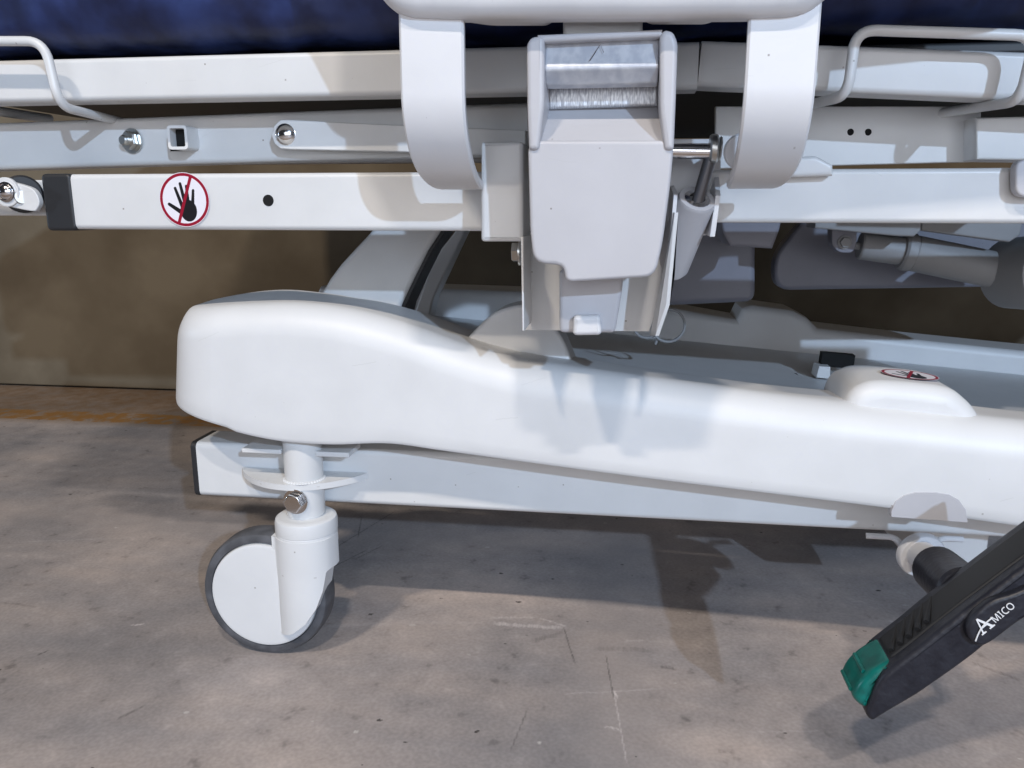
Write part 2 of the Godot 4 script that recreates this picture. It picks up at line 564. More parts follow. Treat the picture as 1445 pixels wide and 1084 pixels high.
# ================================================================
func _ready() -> void:
	# camera
	var cam := Camera3D.new()
	cam.name = "camera"
	cam.position = Vector3(0, 0.445, 0.75)
	cam.rotation = Vector3(deg_to_rad(-12.5), deg_to_rad(8.0), 0)
	cam.fov = 51.13
	cam.near = 0.02
	cam.far = 60.0
	add_child(cam)
	cam.current = true
	# surroundings: a dim hall
	var env := Environment.new()
	env.background_mode = Environment.BG_COLOR
	env.background_color = Color(0.022, 0.023, 0.027).linear_to_srgb()
	env.tonemap_mode = Environment.TONE_MAPPER_LINEAR
	env.tonemap_exposure = 0.97
	env.sdfgi_enabled = true
	env.ssao_enabled = true
	env.ssil_enabled = true
	var we := WorldEnvironment.new()
	we.name = "environment"
	we.environment = env
	add_child(we)
	# lamps of the hall: a row of two high in front, and a cool one lower and farther off
	lamp("warm_hall_lamp", Vector3(-1.1, 3.75, 2.85), Color(1.0, 0.945, 0.875), 7.8, 0.07, true)
	lamp("neutral_hall_lamp", Vector3(0.5, 3.75, 2.85), Color(1.0, 0.965, 0.93), 6.2, 0.07, true)
	lamp("cool_hall_lamp", Vector3(3.1, 2.75, 5.5), Color(0.76, 0.87, 1.0), 26.0, 0.05)
	lamp("end_hall_lamp", Vector3(-5.2, 0.95, 1.3), Color(0.80, 0.89, 1.0), 3.5, 0.1)
	# soft light from the bright side of the hall, just behind the viewer
	var gate := AreaLight3D.new()
	gate.name = "soft_side_light"
	gate.area_size = Vector2(1.8, 0.7)
	gate.area_normalize_energy = true
	gate.light_color = Color(0.94, 0.96, 1.0)
	gate.light_energy = 1.3
	gate.area_range = 30.0
	gate.area_attenuation = 2.0
	gate.shadow_enabled = true
	add_child(gate)
	gate.look_at_from_position(Vector3(0.25, 0.72, 1.85), Vector3(-0.05, 0.35, 0.0))

	make_materials()
	make_setting()
	shift = OVERHANG
	make_mattress()
	shift = 0.0
	var bed := Node3D.new()
	bed.name = "hospital_bed"
	bed.set_meta("label", "white hospital bed frame with castor, base cover, side rail latch and black brake pedal")
	bed.set_meta("category", "hospital bed")
	add_child(bed)
	base_frame(bed)
	base_cover(bed)
	far_side(bed)
	castor(bed)
	brake_pedal(bed)
	shift = OVERHANG
	upper_frame(bed)
	deck(bed)
	rail_latch(bed)


func lamp(called: String, at: Vector3, c: Color, energy: float, size: float, strip := false) -> void:
	var l: Light3D
	if strip:   # a linear fitting hung along the bed
		var a := AreaLight3D.new()
		a.area_size = Vector2(0.26, size)
		a.area_normalize_energy = true
		a.area_range = 30.0
		a.area_attenuation = 2.0
		l = a
	else:
		var p := SpotLight3D.new()
		p.light_size = size
		p.spot_angle = 40.0
		p.spot_angle_attenuation = 0.5
		p.spot_range = 30.0
		p.spot_attenuation = 2.0
		l = p
	l.name = called
	l.light_color = c
	l.light_energy = energy
	l.shadow_enabled = true
	add_child(l)
	l.look_at_from_position(at, Vector3(-0.1, 0.3, 0.0))


func make_setting() -> void:
	var tex := floor_images()
	var fm := StandardMaterial3D.new()
	fm.albedo_texture = tex[0]
	fm.roughness = 0.62
	fm.metallic_specular = 0.35
	fm.heightmap_enabled = true
	fm.heightmap_texture = tex[1]
	fm.heightmap_scale = 0.06
	var s := Shape.new()
	var c := [Vector3(-4, 0, 4), Vector3(4, 0, 4), Vector3(4, 0, -1.2), Vector3(-4, 0, -1.2)]
	s.quad(c[0], c[1], c[2], c[3])
	for k in [0, 1, 2, 0, 2, 3]:
		s.uv.append(Vector2((c[k].x + 1.1) / 2.0, (c[k].z + 1.08) / 1.5))
	var f := part("floor", s, fm, self)
	f.set_meta("kind", "structure")
	f.set_meta("label", "stained grey brown concrete floor with pale scuffs and a faded yellow line")
	# wall behind the bed
	var wm := worn(mat(Color(0.20, 0.162, 0.112), 0.8, 0.0, 0.3), noise_tex(0.008, 1024, 71, [Color(0.84, 0.825, 0.81), Color(1, 1, 1)], 6), 0.36, noise_tex(0.03, 512, 72, [], 5), 0.1)
	var w := Shape.new()
	w.rbox(Vector3(-4, 0.004, -1.2), Vector3(4, 1.8, -1.04), 0.004, 0.004)
	var wall := part("wall", w, wm, self)
	wall.set_meta("kind", "structure")
	wall.set_meta("label", "bare brown wall behind the bed")


func make_mattress() -> void:
	var n := FastNoiseLite.new()
	n.seed = 14
	n.frequency = 1.0
	n.fractal_octaves = 3
	var prof := round_poly(pl([-0.80, 0.574, 0.012, 0.574, 0.018, 0.74, -0.80, 0.74]), 0.05, 8)
	var s := Shape.new()
	var rows := []
	var dense := PackedVector2Array()
	for i in prof.size():
		var a := prof[i]
		var b := prof[(i + 1) % prof.size()]
		var k := maxi(1, int(a.distance_to(b) / 0.012)) if a.x > -0.1 or b.x > -0.1 else 4
		for j in k:
			dense.append(a.lerp(b, float(j) / k))
	for i in 241:
		var x := -0.72 + 1.9 * i / 240.0
		var row := []
		for p in dense:
			var amp := clampf((p.x + 0.12) / 0.1, 0.0, 1.0)
			var wr := n.get_noise_3d(x * 9.0, p.y * 16.0, p.x * 6.0) * 0.010 + absf(n.get_noise_3d(x * 22.0 + p.y * 18.0, p.y * 9.0, 4.0)) * 0.007
			row.append(Vector3(x, p.y + maxf(0.0, wr) * amp * 0.7, p.x + wr * amp))
		rows.append(row)
	s.skin(rows, true, true)
	s.fan(rows[0], true)
	s.fan(rows[-1])
	var o := part("mattress", s, navy, self, 60.0)
	o.set_meta("label", "dark navy blue mattress lying on the bed deck above the white frame")
	o.set_meta("category", "mattress")


# a rounded box tube along x from a to b; height up, depth towards the back of its front face
func beam(s: Shape, a: Vector3, b: Vector3, height: float, depth: float, r := 0.005) -> void:
	var long := a.distance_to(b)
	var x := (b - a).normalized()
	var y := Vector3(0, 0, 1).cross(x).normalized()
	var z := x.cross(y)
	# local: extrude along local z = world x; outline in (back, up)
	var xf := Transform3D(Basis(-z, y, x), a)
	s.extrude(Shape.rrect(0.0, 0.0, depth, height, r), 0.0, long, 0.0, xf)


func base_frame(bed: Node3D) -> void:
	var s := Shape.new()
	beam(s, Vector3(-0.430, 0.151, 0.015), Vector3(0.62, 0.151, 0.015), 0.058, 0.05, 0.006)
	var bar := part("base_bar", s, white_coat, bed)
	var c := Shape.new()
	c.extrude(Shape.rrect(0.0, 0.0, 0.0505, 0.0585, 0.006), -0.006, 0.0, 0.001, Transform3D(Basis(Vector3(0, 0, -1), Vector3(0, 1, 0), Vector3(1, 0, 0)), Vector3(-0.430, 0.15075, 0.01525)))
	part("end_cap", c, black_plastic, bar)
	# far bar of the base and a cross member
	var q := Shape.new()
	beam(q, Vector3(-0.33, 0.151, -0.62), Vector3(0.62, 0.151, -0.62), 0.058, 0.05, 0.006)
	part("base_bar", q, white_coat, bed)
	var cr := Shape.new()
	cr.rbox(Vector3(0.29, 0.095, -0.60), Vector3(0.36, 0.135, -0.04), 0.004, 0.004)
	part("cross_member", cr, white_coat, bed)


func base_cover(bed: Node3D) -> void:
	var top := smooth(pl([-0.4377, 0.3354, -0.4347, 0.3432, -0.429, 0.3481, -0.4198, 0.3518]) + pl([-0.3687, 0.3558, -0.3549, 0.3567, -0.3069, 0.3588, -0.2601, 0.3557, -0.2208, 0.3481, -0.1819, 0.3367, -0.1434, 0.3235, -0.0988, 0.3125, -0.0298, 0.3036, 0.0438, 0.2951, 0.1334, 0.2854, 0.2202, 0.2785, 0.3292, 0.2697, 0.4129, 0.2634]), 6)
	var bot := smooth(pl([-0.4436, 0.2747, -0.4412, 0.2675, -0.4358, 0.2611, -0.4271, 0.2563]) + pl([-0.3689, 0.2429, -0.3538, 0.2373, -0.3122, 0.2307, -0.2639, 0.2296, -0.2095, 0.2329, -0.1499, 0.2273, 0.0161, 0.2116, 0.2204, 0.1947, 0.3372, 0.1833, 0.4224, 0.1758]), 6)
	var ridge := smooth(pl([-0.4375, 0.3368, -0.4345, 0.3446, -0.4288, 0.3502]) + pl([-0.4595, 0.3442, -0.4308, 0.3522, -0.3908, 0.358, -0.3516, 0.3607, -0.3133, 0.3583, -0.2755, 0.3531, -0.2309, 0.3385, -0.1941, 0.3224, -0.1647, 0.3091, -0.1135, 0.2994, -0.0559, 0.2951, 0.0496, 0.2878, 0.1519, 0.2801, 0.2511, 0.2733, 0.3759, 0.2615, 0.4718, 0.2526]), 6)
	var xl := -0.4402
	var xr := 0.56
	var rows := []
	for i in 130:
		var x := xl + 0.065 * (1.0 - cos(PI / 2 * i / 30.0)) if i < 30 else lerpf(xl + 0.065, xr, (i - 29) / 100.0)
		var u := clampf((x - xl) / 0.065, 0.0, 1.0)
		var k := maxf(0.03, sqrt(1.0 - (1.0 - u) * (1.0 - u)))
		var zc := 0.015
		var zb0 := lerpf(-0.06, -0.03, smoothstep(-0.2, 0.05, x))
		var zf := zc + (COVER_FRONT - zc) * k
		var zb := zc + (zb0 - zc) * k
		var yt := y_at(top, x)
		var yr := maxf(y_at(ridge, x), yt - 0.004)
		yr = lerpf(yt, yr, k)
		var yb := y_at(bot, x)
		var r := minf(0.029, (zf - zb) * 0.45)
		var rr := minf(0.02, (zf - zb) * 0.3)
		var sec := PackedVector2Array()   # (z, y): from the lower front edge up, over and down the back
		sec.append(Vector2(zf - 0.003 * k, yb))
		sec.append(Vector2(zf, yb + 0.004))
		for j in range(1, 6):
			sec.append(Vector2(zf, lerpf(yb + 0.004, yt - r, j / 6.0)))
		for j in 9:
			var a := PI / 2 * j / 8.0
			sec.append(Vector2(zf - r + r * cos(a), yt - r + r * sin(a)))
		for j in range(1, 5):
			sec.append(Vector2(lerpf(zf - r, zb + rr, j / 5.0), lerpf(yt, yr, j / 5.0)))
		for j in 7:
			var a := PI / 2 * j / 6.0
			sec.append(Vector2(zb + rr - rr * sin(a), yr - rr + rr * cos(a)))
		sec.append(Vector2(zb, lerpf(yr, yb, 0.6)))
		sec.append(Vector2(zb, yb + 0.004))
		var row := []
		for p in sec:
			row.append(Vector3(x + (p.y - 0.25) * 0.13 * clampf(1.0 - (x - xl) / 0.16, 0.0, 1.0), p.y, p.x))
		rows.append(row)
	var s := Shape.new()
	s.skin(rows, true, false)
	s.fan(rows[0])
	s.fan(rows[-1], true)
	# moulded bump over the brake rod
	var bump := smooth(pl([0.181, 0.2421, 0.1881, 0.2652, 0.1935, 0.2859, 0.2045, 0.2958, 0.2206, 0.2991, 0.2498, 0.2978, 0.2732, 0.2947, 0.2867, 0.287, 0.3011, 0.2712, 0.3192, 0.2349]), 4)
	s.extrude(bump, -0.034, 0.05, 0.014, Transform3D.IDENTITY, 0.006, 6)
	var cover := part("base_cover", s, cover_plastic, bed, 50.0)
	# upright fin behind the cover, cut out round the lift leg
	var f := Shape.new()
	f.extrude(smooth(pl([-0.1701, 0.2765, -0.1555, 0.312, -0.1428, 0.3274, -0.1317, 0.3386, -0.1207, 0.347, -0.1085, 0.3519, -0.0949, 0.3541, -0.0788, 0.3477, -0.0598, 0.3279, -0.0508, 0.3098, -0.0423, 0.2873]), 4), -0.04, 0.004, 0.004)
	part("cover_fin", f, cover_plastic, bed, 45.0)
	# round recess over the brake rod: the dark-edged arch in the lower edge
	var g := Shape.new()
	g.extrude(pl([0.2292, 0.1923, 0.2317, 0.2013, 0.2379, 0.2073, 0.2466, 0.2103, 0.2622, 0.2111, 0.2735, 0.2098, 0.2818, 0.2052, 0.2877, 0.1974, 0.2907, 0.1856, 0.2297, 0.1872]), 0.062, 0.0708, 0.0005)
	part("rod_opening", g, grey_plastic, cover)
	var st := StandardMaterial3D.new()
	st.albedo_texture = sticker_texture()
	st.roughness = 0.35
	disc_uv(Vector3(0.2525, 0.2979 + 0.0012, 0.010), Vector3(0.024, -0.0016, 0.0), Vector3(0.0, 0.0, -0.021), st, bed)
	disc_uv(Vector3(-0.3757, 0.4502, 0.0912), Vector3(0.0228, 0, 0), Vector3(0, 0.0228, 0), st, bed)


func far_side(bed: Node3D) -> void:
	# cover of the far side
	var s := Shape.new()
	s.extrude(pl([-0.5055, 0.2935, -0.4922, 0.3168, -0.3618, 0.3174, -0.1617, 0.3135, 0.0601, 0.2939, 0.1116, 0.285, 0.1702, 0.2753, 0.1775, 0.2927, 0.1917, 0.2983, 0.2522, 0.2908, 0.2734, 0.2805, 0.29, 0.2647, 0.4275, 0.2506, 0.5807, 0.2373, 0.8225, 0.2187, 0.8547, 0.028, -0.5174, 0.0835]), -0.60, -0.5, 0.012)
	# sloping inner tray towards the near side
	s.slab([Vector3(-0.3622, 0.2791, -0.497), Vector3(0.7328, 0.1907, -0.497), Vector3(0.486, 0.2142, -0.06), Vector3(-0.2372, 0.2768, -0.06)], Vector3(0, -0.01, 0))
	var far := part("far_base_cover", s, cover_plastic, bed)
	var h := Shape.new()
	h.extrude(pl([0.2503, 0.2637, 0.2901, 0.2611, 0.289, 0.2437, 0.2491, 0.2462]), -0.31, -0.296)
	part("slot", h, hole_black, far)
	h = Shape.new()
	h.extrude(pl([0.1809, 0.2313, 0.1842, 0.2351, 0.2231, 0.2335, 0.2233, 0.2298]), -0.31, -0.296)
	part("slot", h, hole_black, far)
	var b := Shape.new()
	b.extrude(pl([0.2436, 0.2491, 0.2572, 0.2486, 0.2585, 0.2332, 0.2413, 0.2345]), -0.31, -0.28, 0.001)
	part("stop_block", b, white_coat, far)
	# lift leg, curved, with a dark seal along its right edge
	var l := Shape.new()
	l.extrude(pl([-0.2501, 0.4349, -0.266, 0.4168, -0.2819, 0.4014, -0.2982, 0.3851, -0.3106, 0.3701, -0.3217, 0.3534, -0.3323, 0.3342, -0.2385, 0.3268, -0.2333, 0.3435, -0.2187, 0.3719, -0.2037, 0.3998, -0.1906, 0.4186, -0.1814, 0.435]), -0.12, -0.07, 0.006)
	var leg := part("lift_leg", l, white_coat, bed)
	var e := Shape.new()
	e.extrude(pl([-0.2399, 0.3261, -0.2347, 0.3429, -0.2201, 0.3715, -0.2049, 0.3995, -0.1917, 0.4184, -0.1825, 0.4349, -0.1765, 0.4349, -0.1857, 0.4185, -0.1996, 0.3996, -0.2147, 0.3715, -0.2294, 0.3415, -0.2345, 0.3239]), -0.12, -0.075, 0.001)
	part("seal", e, black_plastic, leg)
	var l2 := Shape.new()
	l2.extrude(pl([-0.2152, 0.4367, -0.224, 0.4113, -0.2425, 0.3891, -0.2605, 0.3582, -0.2772, 0.3135, -0.291, 0.2765, -0.2663, 0.2771, -0.2535, 0.3253, -0.2394, 0.3538, -0.2255, 0.3818, -0.2108, 0.4113, -0.2039, 0.4367]), -0.34, -0.3, 0.003)
	part("lift_leg", l2, white_coat, bed)
	# column cover and motor panel under the frame
	var c := Shape.new()
	c.extrude(round_poly(pl([0.0354, 0.4456, 0.1417, 0.4456, 0.1486, 0.3377, 0.0399, 0.3309]), 0.012), -0.32, -0.2, 0.006)
	part("column_cover", c, dark_panel(), bed)
	var p := Shape.new()
	p.extrude(round_poly(pl([0.2144, 0.4457, 0.1725, 0.387, 0.1768, 0.347, 0.5641, 0.3589, 0.5508, 0.4456]), 0.03), -0.27, -0.24, 0.005)
	part("motor_panel", p, dark_panel(), bed)
	# linear actuator
	var a0 := Vector3(0.2406, 0.4052, -0.14)
	var a1 := Vector3(0.2915, 0.3983, -0.14)
	var a2 := Vector3(0.39, 0.3777, -0.13)
	var a := Shape.new()
	rod(a, a0, a1, 0.0145)
	rod(a, Vector3(0.2823, 0.3997, -0.14), Vector3(0.295, 0.3976, -0.14), 0.0195)
	rod(a, Vector3(0.2937, 0.3976, -0.14), a2, 0.0185)
	var act := part("actuator", a, dark_grey, bed)
	var mo := Shape.new()
	mo.lathe(pl([0.0, -0.035, 0.03, -0.035, 0.036, -0.03, 0.038, 0.03, 0.03, 0.036, 0.0, 0.036]), facing(Vector3(0.4025, 0.38, -0.12), Vector3(0.3, 0.1, 1)), 32)
	part("motor", mo, dark_grey, act)
	var cl := Shape.new()
	cl.extrude(round_poly(pl([0.2085, 0.4314, 0.2328, 0.4314, 0.2351, 0.4057, 0.2316, 0.3977, 0.2183, 0.3976, 0.2106, 0.4055]), 0.006), -0.15, -0.13, 0.001)
	part("clevis", cl, dark_panel(), act)
	var bo := Shape.new()
	hex_bolt(bo, Vector3(0.223, 0.4085, -0.13), Vector3(0, 0, 1), 0.0055, 0.006)
	rod(bo, Vector3(0.235, 0.4045, -0.14), Vector3(0.2428, 0.4038, -0.14), 0.004)
	part("bolt", bo, dark_grey, act)
	# plates seen under the upper bar
	var u := Shape.new()
	u.extrude(pl([0.0882, 0.4389, 0.1474, 0.439, 0.1447, 0.4224, 0.1393, 0.4049, 0.0993, 0.4073, 0.092, 0.4188]), -0.13, -0.06, 0.003)
	part("under_plate", u, dark_panel(), bed)
	var u2 := Shape.new()
	u2.extrude(pl([0.1824, 0.4388, 0.2829, 0.4389, 0.2827, 0.4221, 0.2769, 0.4159, 0.2585, 0.4165, 0.1836, 0.4237]), -0.13, -0.09, 0.002)
	u2.extrude(pl([0.2863, 0.4388, 0.3782, 0.4389, 0.3771, 0.4174, 0.3684, 0.4106, 0.2861, 0.4218]), -0.14, -0.1, 0.002)
	part("under_plate", u2, dark_grey, bed)
	# loose cable loop hanging by the column
	var w := Shape.new()
	var loop := []
	for k in 26:
		var t := TAU * k / 24.0 - 1.2
		loop.append(Vector3(0.0514, 0.3086, -0.2) + Vector3(cos(t) * 0.019, sin(t) * 0.019, 0.004 * k / 24.0))
	w.tube(loop, 0.0016, 8)
	var tail := [Vector3(0.0104, 0.3053, -0.2), Vector3(0.0166, 0.2953, -0.2), Vector3(0.0291, 0.2922, -0.2), Vector3(0.0411, 0.2992, -0.2), Vector3(0.0376, 0.2856, -0.2)]
	w.tube(fillet(tail, 0.008), 0.0016, 8)
	part("cable", w, dark_grey, bed)


func dark_panel() -> StandardMaterial3D:
	return panel_grey


func upper_frame(bed: Node3D) -> void:
	# outer bar, left and right of the latch
	var s := Shape.new()
	beam(s, Vector3(-0.4807, 0.4249, 0.0), Vector3(0.02, 0.4249, 0.0), 0.0472, 0.03, 0.0045)
	var left := part("frame_bar", s, white_coat, bed)
	var c := Shape.new()
	c.rbox(Vector3(-0.5086, 0.4237, -0.032), Vector3(-0.48, 0.4726, 0.0012), 0.004, 0.003)
	part("end_cap", c, black_plastic, left)
	var h := Shape.new()
	var hp0 := Vector3(-0.3006, 0.4496, 0.0)
	rod(h, hp0 - Vector3(0, 0, 0.004), hp0 + Vector3(0, 0, 0.0008), 0.0048)
	part("hole", h, hole_black, left)
	var r := Shape.new()
	beam(r, Vector3(0.06, 0.4322, 0.0), Vector3(0.62, 0.4322, 0.0), 0.0405, 0.03, 0.004)
	part("frame_bar", r, white_coat, bed)
	# inner channel behind
	var n := Shape.new()
	beam(n, Vector3(-0.6337, 0.4775, -0.05), Vector3(-0.086, 0.4885, -0.05), 0.0425, 0.03, 0.005)
	var inner := part("inner_bar", n, white_coat, bed)
	# link arm with its pivot bolt
	var k := Shape.new()
	k.extrude(pl([-0.3003, 0.518, -0.2912, 0.5178, -0.1908, 0.5121, -0.0862, 0.5068, -0.0861, 0.4851, -0.1915, 0.4903, -0.2928, 0.4933, -0.3019, 0.494, -0.3074, 0.4982, -0.3095, 0.506, -0.3064, 0.5136]), -0.046, -0.034, 0.0012)
	part("link_arm", k, white_coat, bed)
	var b := Shape.new()
	dome_bolt(b, Vector3(-0.2965, 0.5058, -0.036), Vector3(0, 0, 1), 0.0092)
	part("pivot_bolt", b, chrome, bed)
	var b2 := Shape.new()
	hex_bolt(b2, Vector3(-0.45, 0.5031, -0.049), Vector3(-0.18, 0, 1), 0.0085, 0.007)
	b2.lathe(pl([0.0045, 0.0, 0.0045, 0.011, 0.0035, 0.0122, 0.0, 0.0122]), facing(Vector3(-0.4507, 0.5031, -0.049), Vector3(-0.18, 0, 1)), 20)
	part("pivot_nut", b2, zinc, bed)
	# square tube stub with a slot under it
	var t := Shape.new()
	var z0 := -0.05
	var z1 := -0.03
	var o := Shape.rrect(-0.4044, 0.4939, -0.3857, 0.5143, 0.003)
	var i := Shape.rrect(-0.4044 + 0.0024, 0.4939 + 0.0024, -0.3857 - 0.0024, 0.5143 - 0.0024, 0.0015)
	for q in o.size():
		var w := (q + 1) % o.size()
		t.quad(Vector3(o[q].x, o[q].y, z0), Vector3(o[w].x, o[w].y, z0), Vector3(o[w].x, o[w].y, z1), Vector3(o[q].x, o[q].y, z1))
		t.quad(Vector3(o[q].x, o[q].y, z1), Vector3(o[w].x, o[w].y, z1), Vector3(i[w].x, i[w].y, z1), Vector3(i[q].x, i[q].y, z1))
		t.quad(Vector3(i[q].x, i[q].y, z1), Vector3(i[w].x, i[w].y, z1), Vector3(i[w].x, i[w].y, z0), Vector3(i[q].x, i[q].y, z0))
	var stub := part("tube_stub", t, white_coat, inner, 20.0)
	var d := Shape.new()
	d.extrude(i, -0.0495, -0.040)
	d.extrude(pl([-0.4139, 0.4956, -0.3932, 0.496, -0.3934, 0.4941, -0.4141, 0.4937]), -0.052, -0.0492)
	part("opening", d, hole_black, stub)
	# slotted lever at the left margin with a black rubber disc behind it
	var v := Shape.new()
	v.extrude(smooth(pl([-0.5844, 0.4759, -0.5443, 0.4679, -0.5192, 0.4618, -0.5118, 0.4564, -0.5095, 0.4485, -0.5123, 0.4431, -0.5182, 0.4406, -0.5476, 0.4461, -0.5881, 0.4541]), 3), -0.001, 0.005, 0.001)
	var lever := part("slotted_lever", v, white_coat, bed)
	var v2 := Shape.new()
	v2.lathe(pl([0.0, 0.0, 0.0125, 0.0, 0.0125, 0.0025, 0.0115, 0.003, 0.0, 0.003]), facing(Vector3(-0.5384, 0.457, 0.005), Vector3(0, 0, 1)), 28)
	part("washer", v2, white_coat, lever)
	var v3 := Shape.new()
	dome_bolt(v3, Vector3(-0.5373, 0.457, 0.008), Vector3(0, 0, 1), 0.007)
	part("bolt", v3, chrome, lever)
	var v4 := Shape.new()
	rod(v4, Vector3(-0.5277, 0.4528, 0.002), Vector3(-0.5248, 0.4528, 0.0056), 0.0062)
	part("slot_end", v4, zinc, lever)
	var v5 := Shape.new()
	rod(v5, Vector3(-0.5443, 0.4556, -0.02), Vector3(-0.5315, 0.4553, -0.004), 0.0165, 32)
	part("rubber_disc", v5, black_plastic, bed)
	var v6 := Shape.new()
	v6.rbox(Vector3(-0.636, 0.4363, -0.045), Vector3(-0.5224, 0.4681, -0.025), 0.003, 0.002)
	part("stay_plate", v6, white_coat, bed)
	# right-hand inner panel with two holes, and the plates beyond
	var pn := Shape.new()
	pn.extrude(pl([0.0712, 0.5273, 0.2815, 0.5239, 0.2866, 0.4807, 0.0739, 0.4764]), -0.08, -0.07, 0.001)
	var panel := part("inner_panel", pn, white_coat, bed)
	var hs := Shape.new()
	rod(hs, Vector3(0.183, 0.5055, -0.075), Vector3(0.1816, 0.505, -0.0694), 0.0028)
	rod(hs, Vector3(0.1971, 0.5053, -0.075), Vector3(0.1956, 0.5048, -0.0694), 0.0028)
	part("hole", hs, hole_black, panel)
	var pr := Shape.new()
	pr.extrude(pl([0.2692, 0.5128, 0.3817, 0.5143, 0.3872, 0.4787, 0.2729, 0.4811]), -0.085, -0.045, 0.002)
	part("inner_plate", pr, white_coat, bed)
	var tb := Shape.new()
	tb.extrude(pl([0.1197, 0.4807, 0.1385, 0.4816, 0.1512, 0.4749, 0.1519, 0.4672, 0.1243, 0.4663, 0.118, 0.4684]), 0.0, 0.012, 0.003)
	part("strap_tab", tb, white_coat, bed)
	var hp := Shape.new()
	hp.extrude(round_poly(pl([0.2773, 0.478, 0.3556, 0.4774, 0.3601, 0.4479, 0.2806, 0.4515]), 0.008), 0.002, 0.012, 0.002)
	part("hanger_plate", hp, grey_plastic, bed)


func deck(bed: Node3D) -> void:
	var s := Shape.new()
	beam(s, Vector3(-0.72, 0.5321, 0.0), Vector3(0.0499, 0.5321, 0.0), 0.0345, 0.03, 0.0045)
	part("deck_rail", s, white_coat, bed)
	var r := Shape.new()
	beam(r, Vector3(0.05, 0.5344, -0.001), Vector3(0.3658, 0.5151, 0.0), 0.033, 0.03, 0.0045)
	part("deck_rail", r, white_coat, bed)
	var d := Shape.new()
	d.rbox(Vector3(-0.72, 0.558, -0.80), Vector3(1.1, 0.568, -0.04), 0.003, 0.003)
	part("deck_panel", d, black_plastic, bed)
	var f := Shape.new()
	beam(f, Vector3(-0.72, 0.52, -0.78), Vector3(1.1, 0.52, -0.78), 0.035, 0.03, 0.005)
	part("deck_rail", f, white_coat, bed)
	# bent wire retainers that keep the mattress in place
	var w := Shape.new()
	w.tube(fillet([Vector3(-0.5634, 0.5779, 0.024), Vector3(-0.4725, 0.5756, 0.024), Vector3(-0.4654, 0.5252, 0.024), Vector3(-0.4725, 0.5195, -0.12)], 0.016), 0.0038)
	part("wire_retainer", w, white_coat, bed)
	var w2 := Shape.new()
	w2.tube(fillet([Vector3(0.0956, 0.5192, -0.12), Vector3(0.1542, 0.5225, 0.024), Vector3(0.1561, 0.5666, 0.024), Vector3(0.2749, 0.5597, 0.024), Vector3(0.2704, 0.5171, 0.024), Vector3(0.2436, 0.5208, -0.12)], 0.014), 0.0038)
	part("wire_retainer", w2, white_coat, bed)
	var w3 := Shape.new()
	w3.tube([Vector3(-0.5885, 0.5322, -0.01), Vector3(-0.5834, 0.5312, -0.12)], 0.0045)
	part("wire_retainer", w3, white_coat, bed)


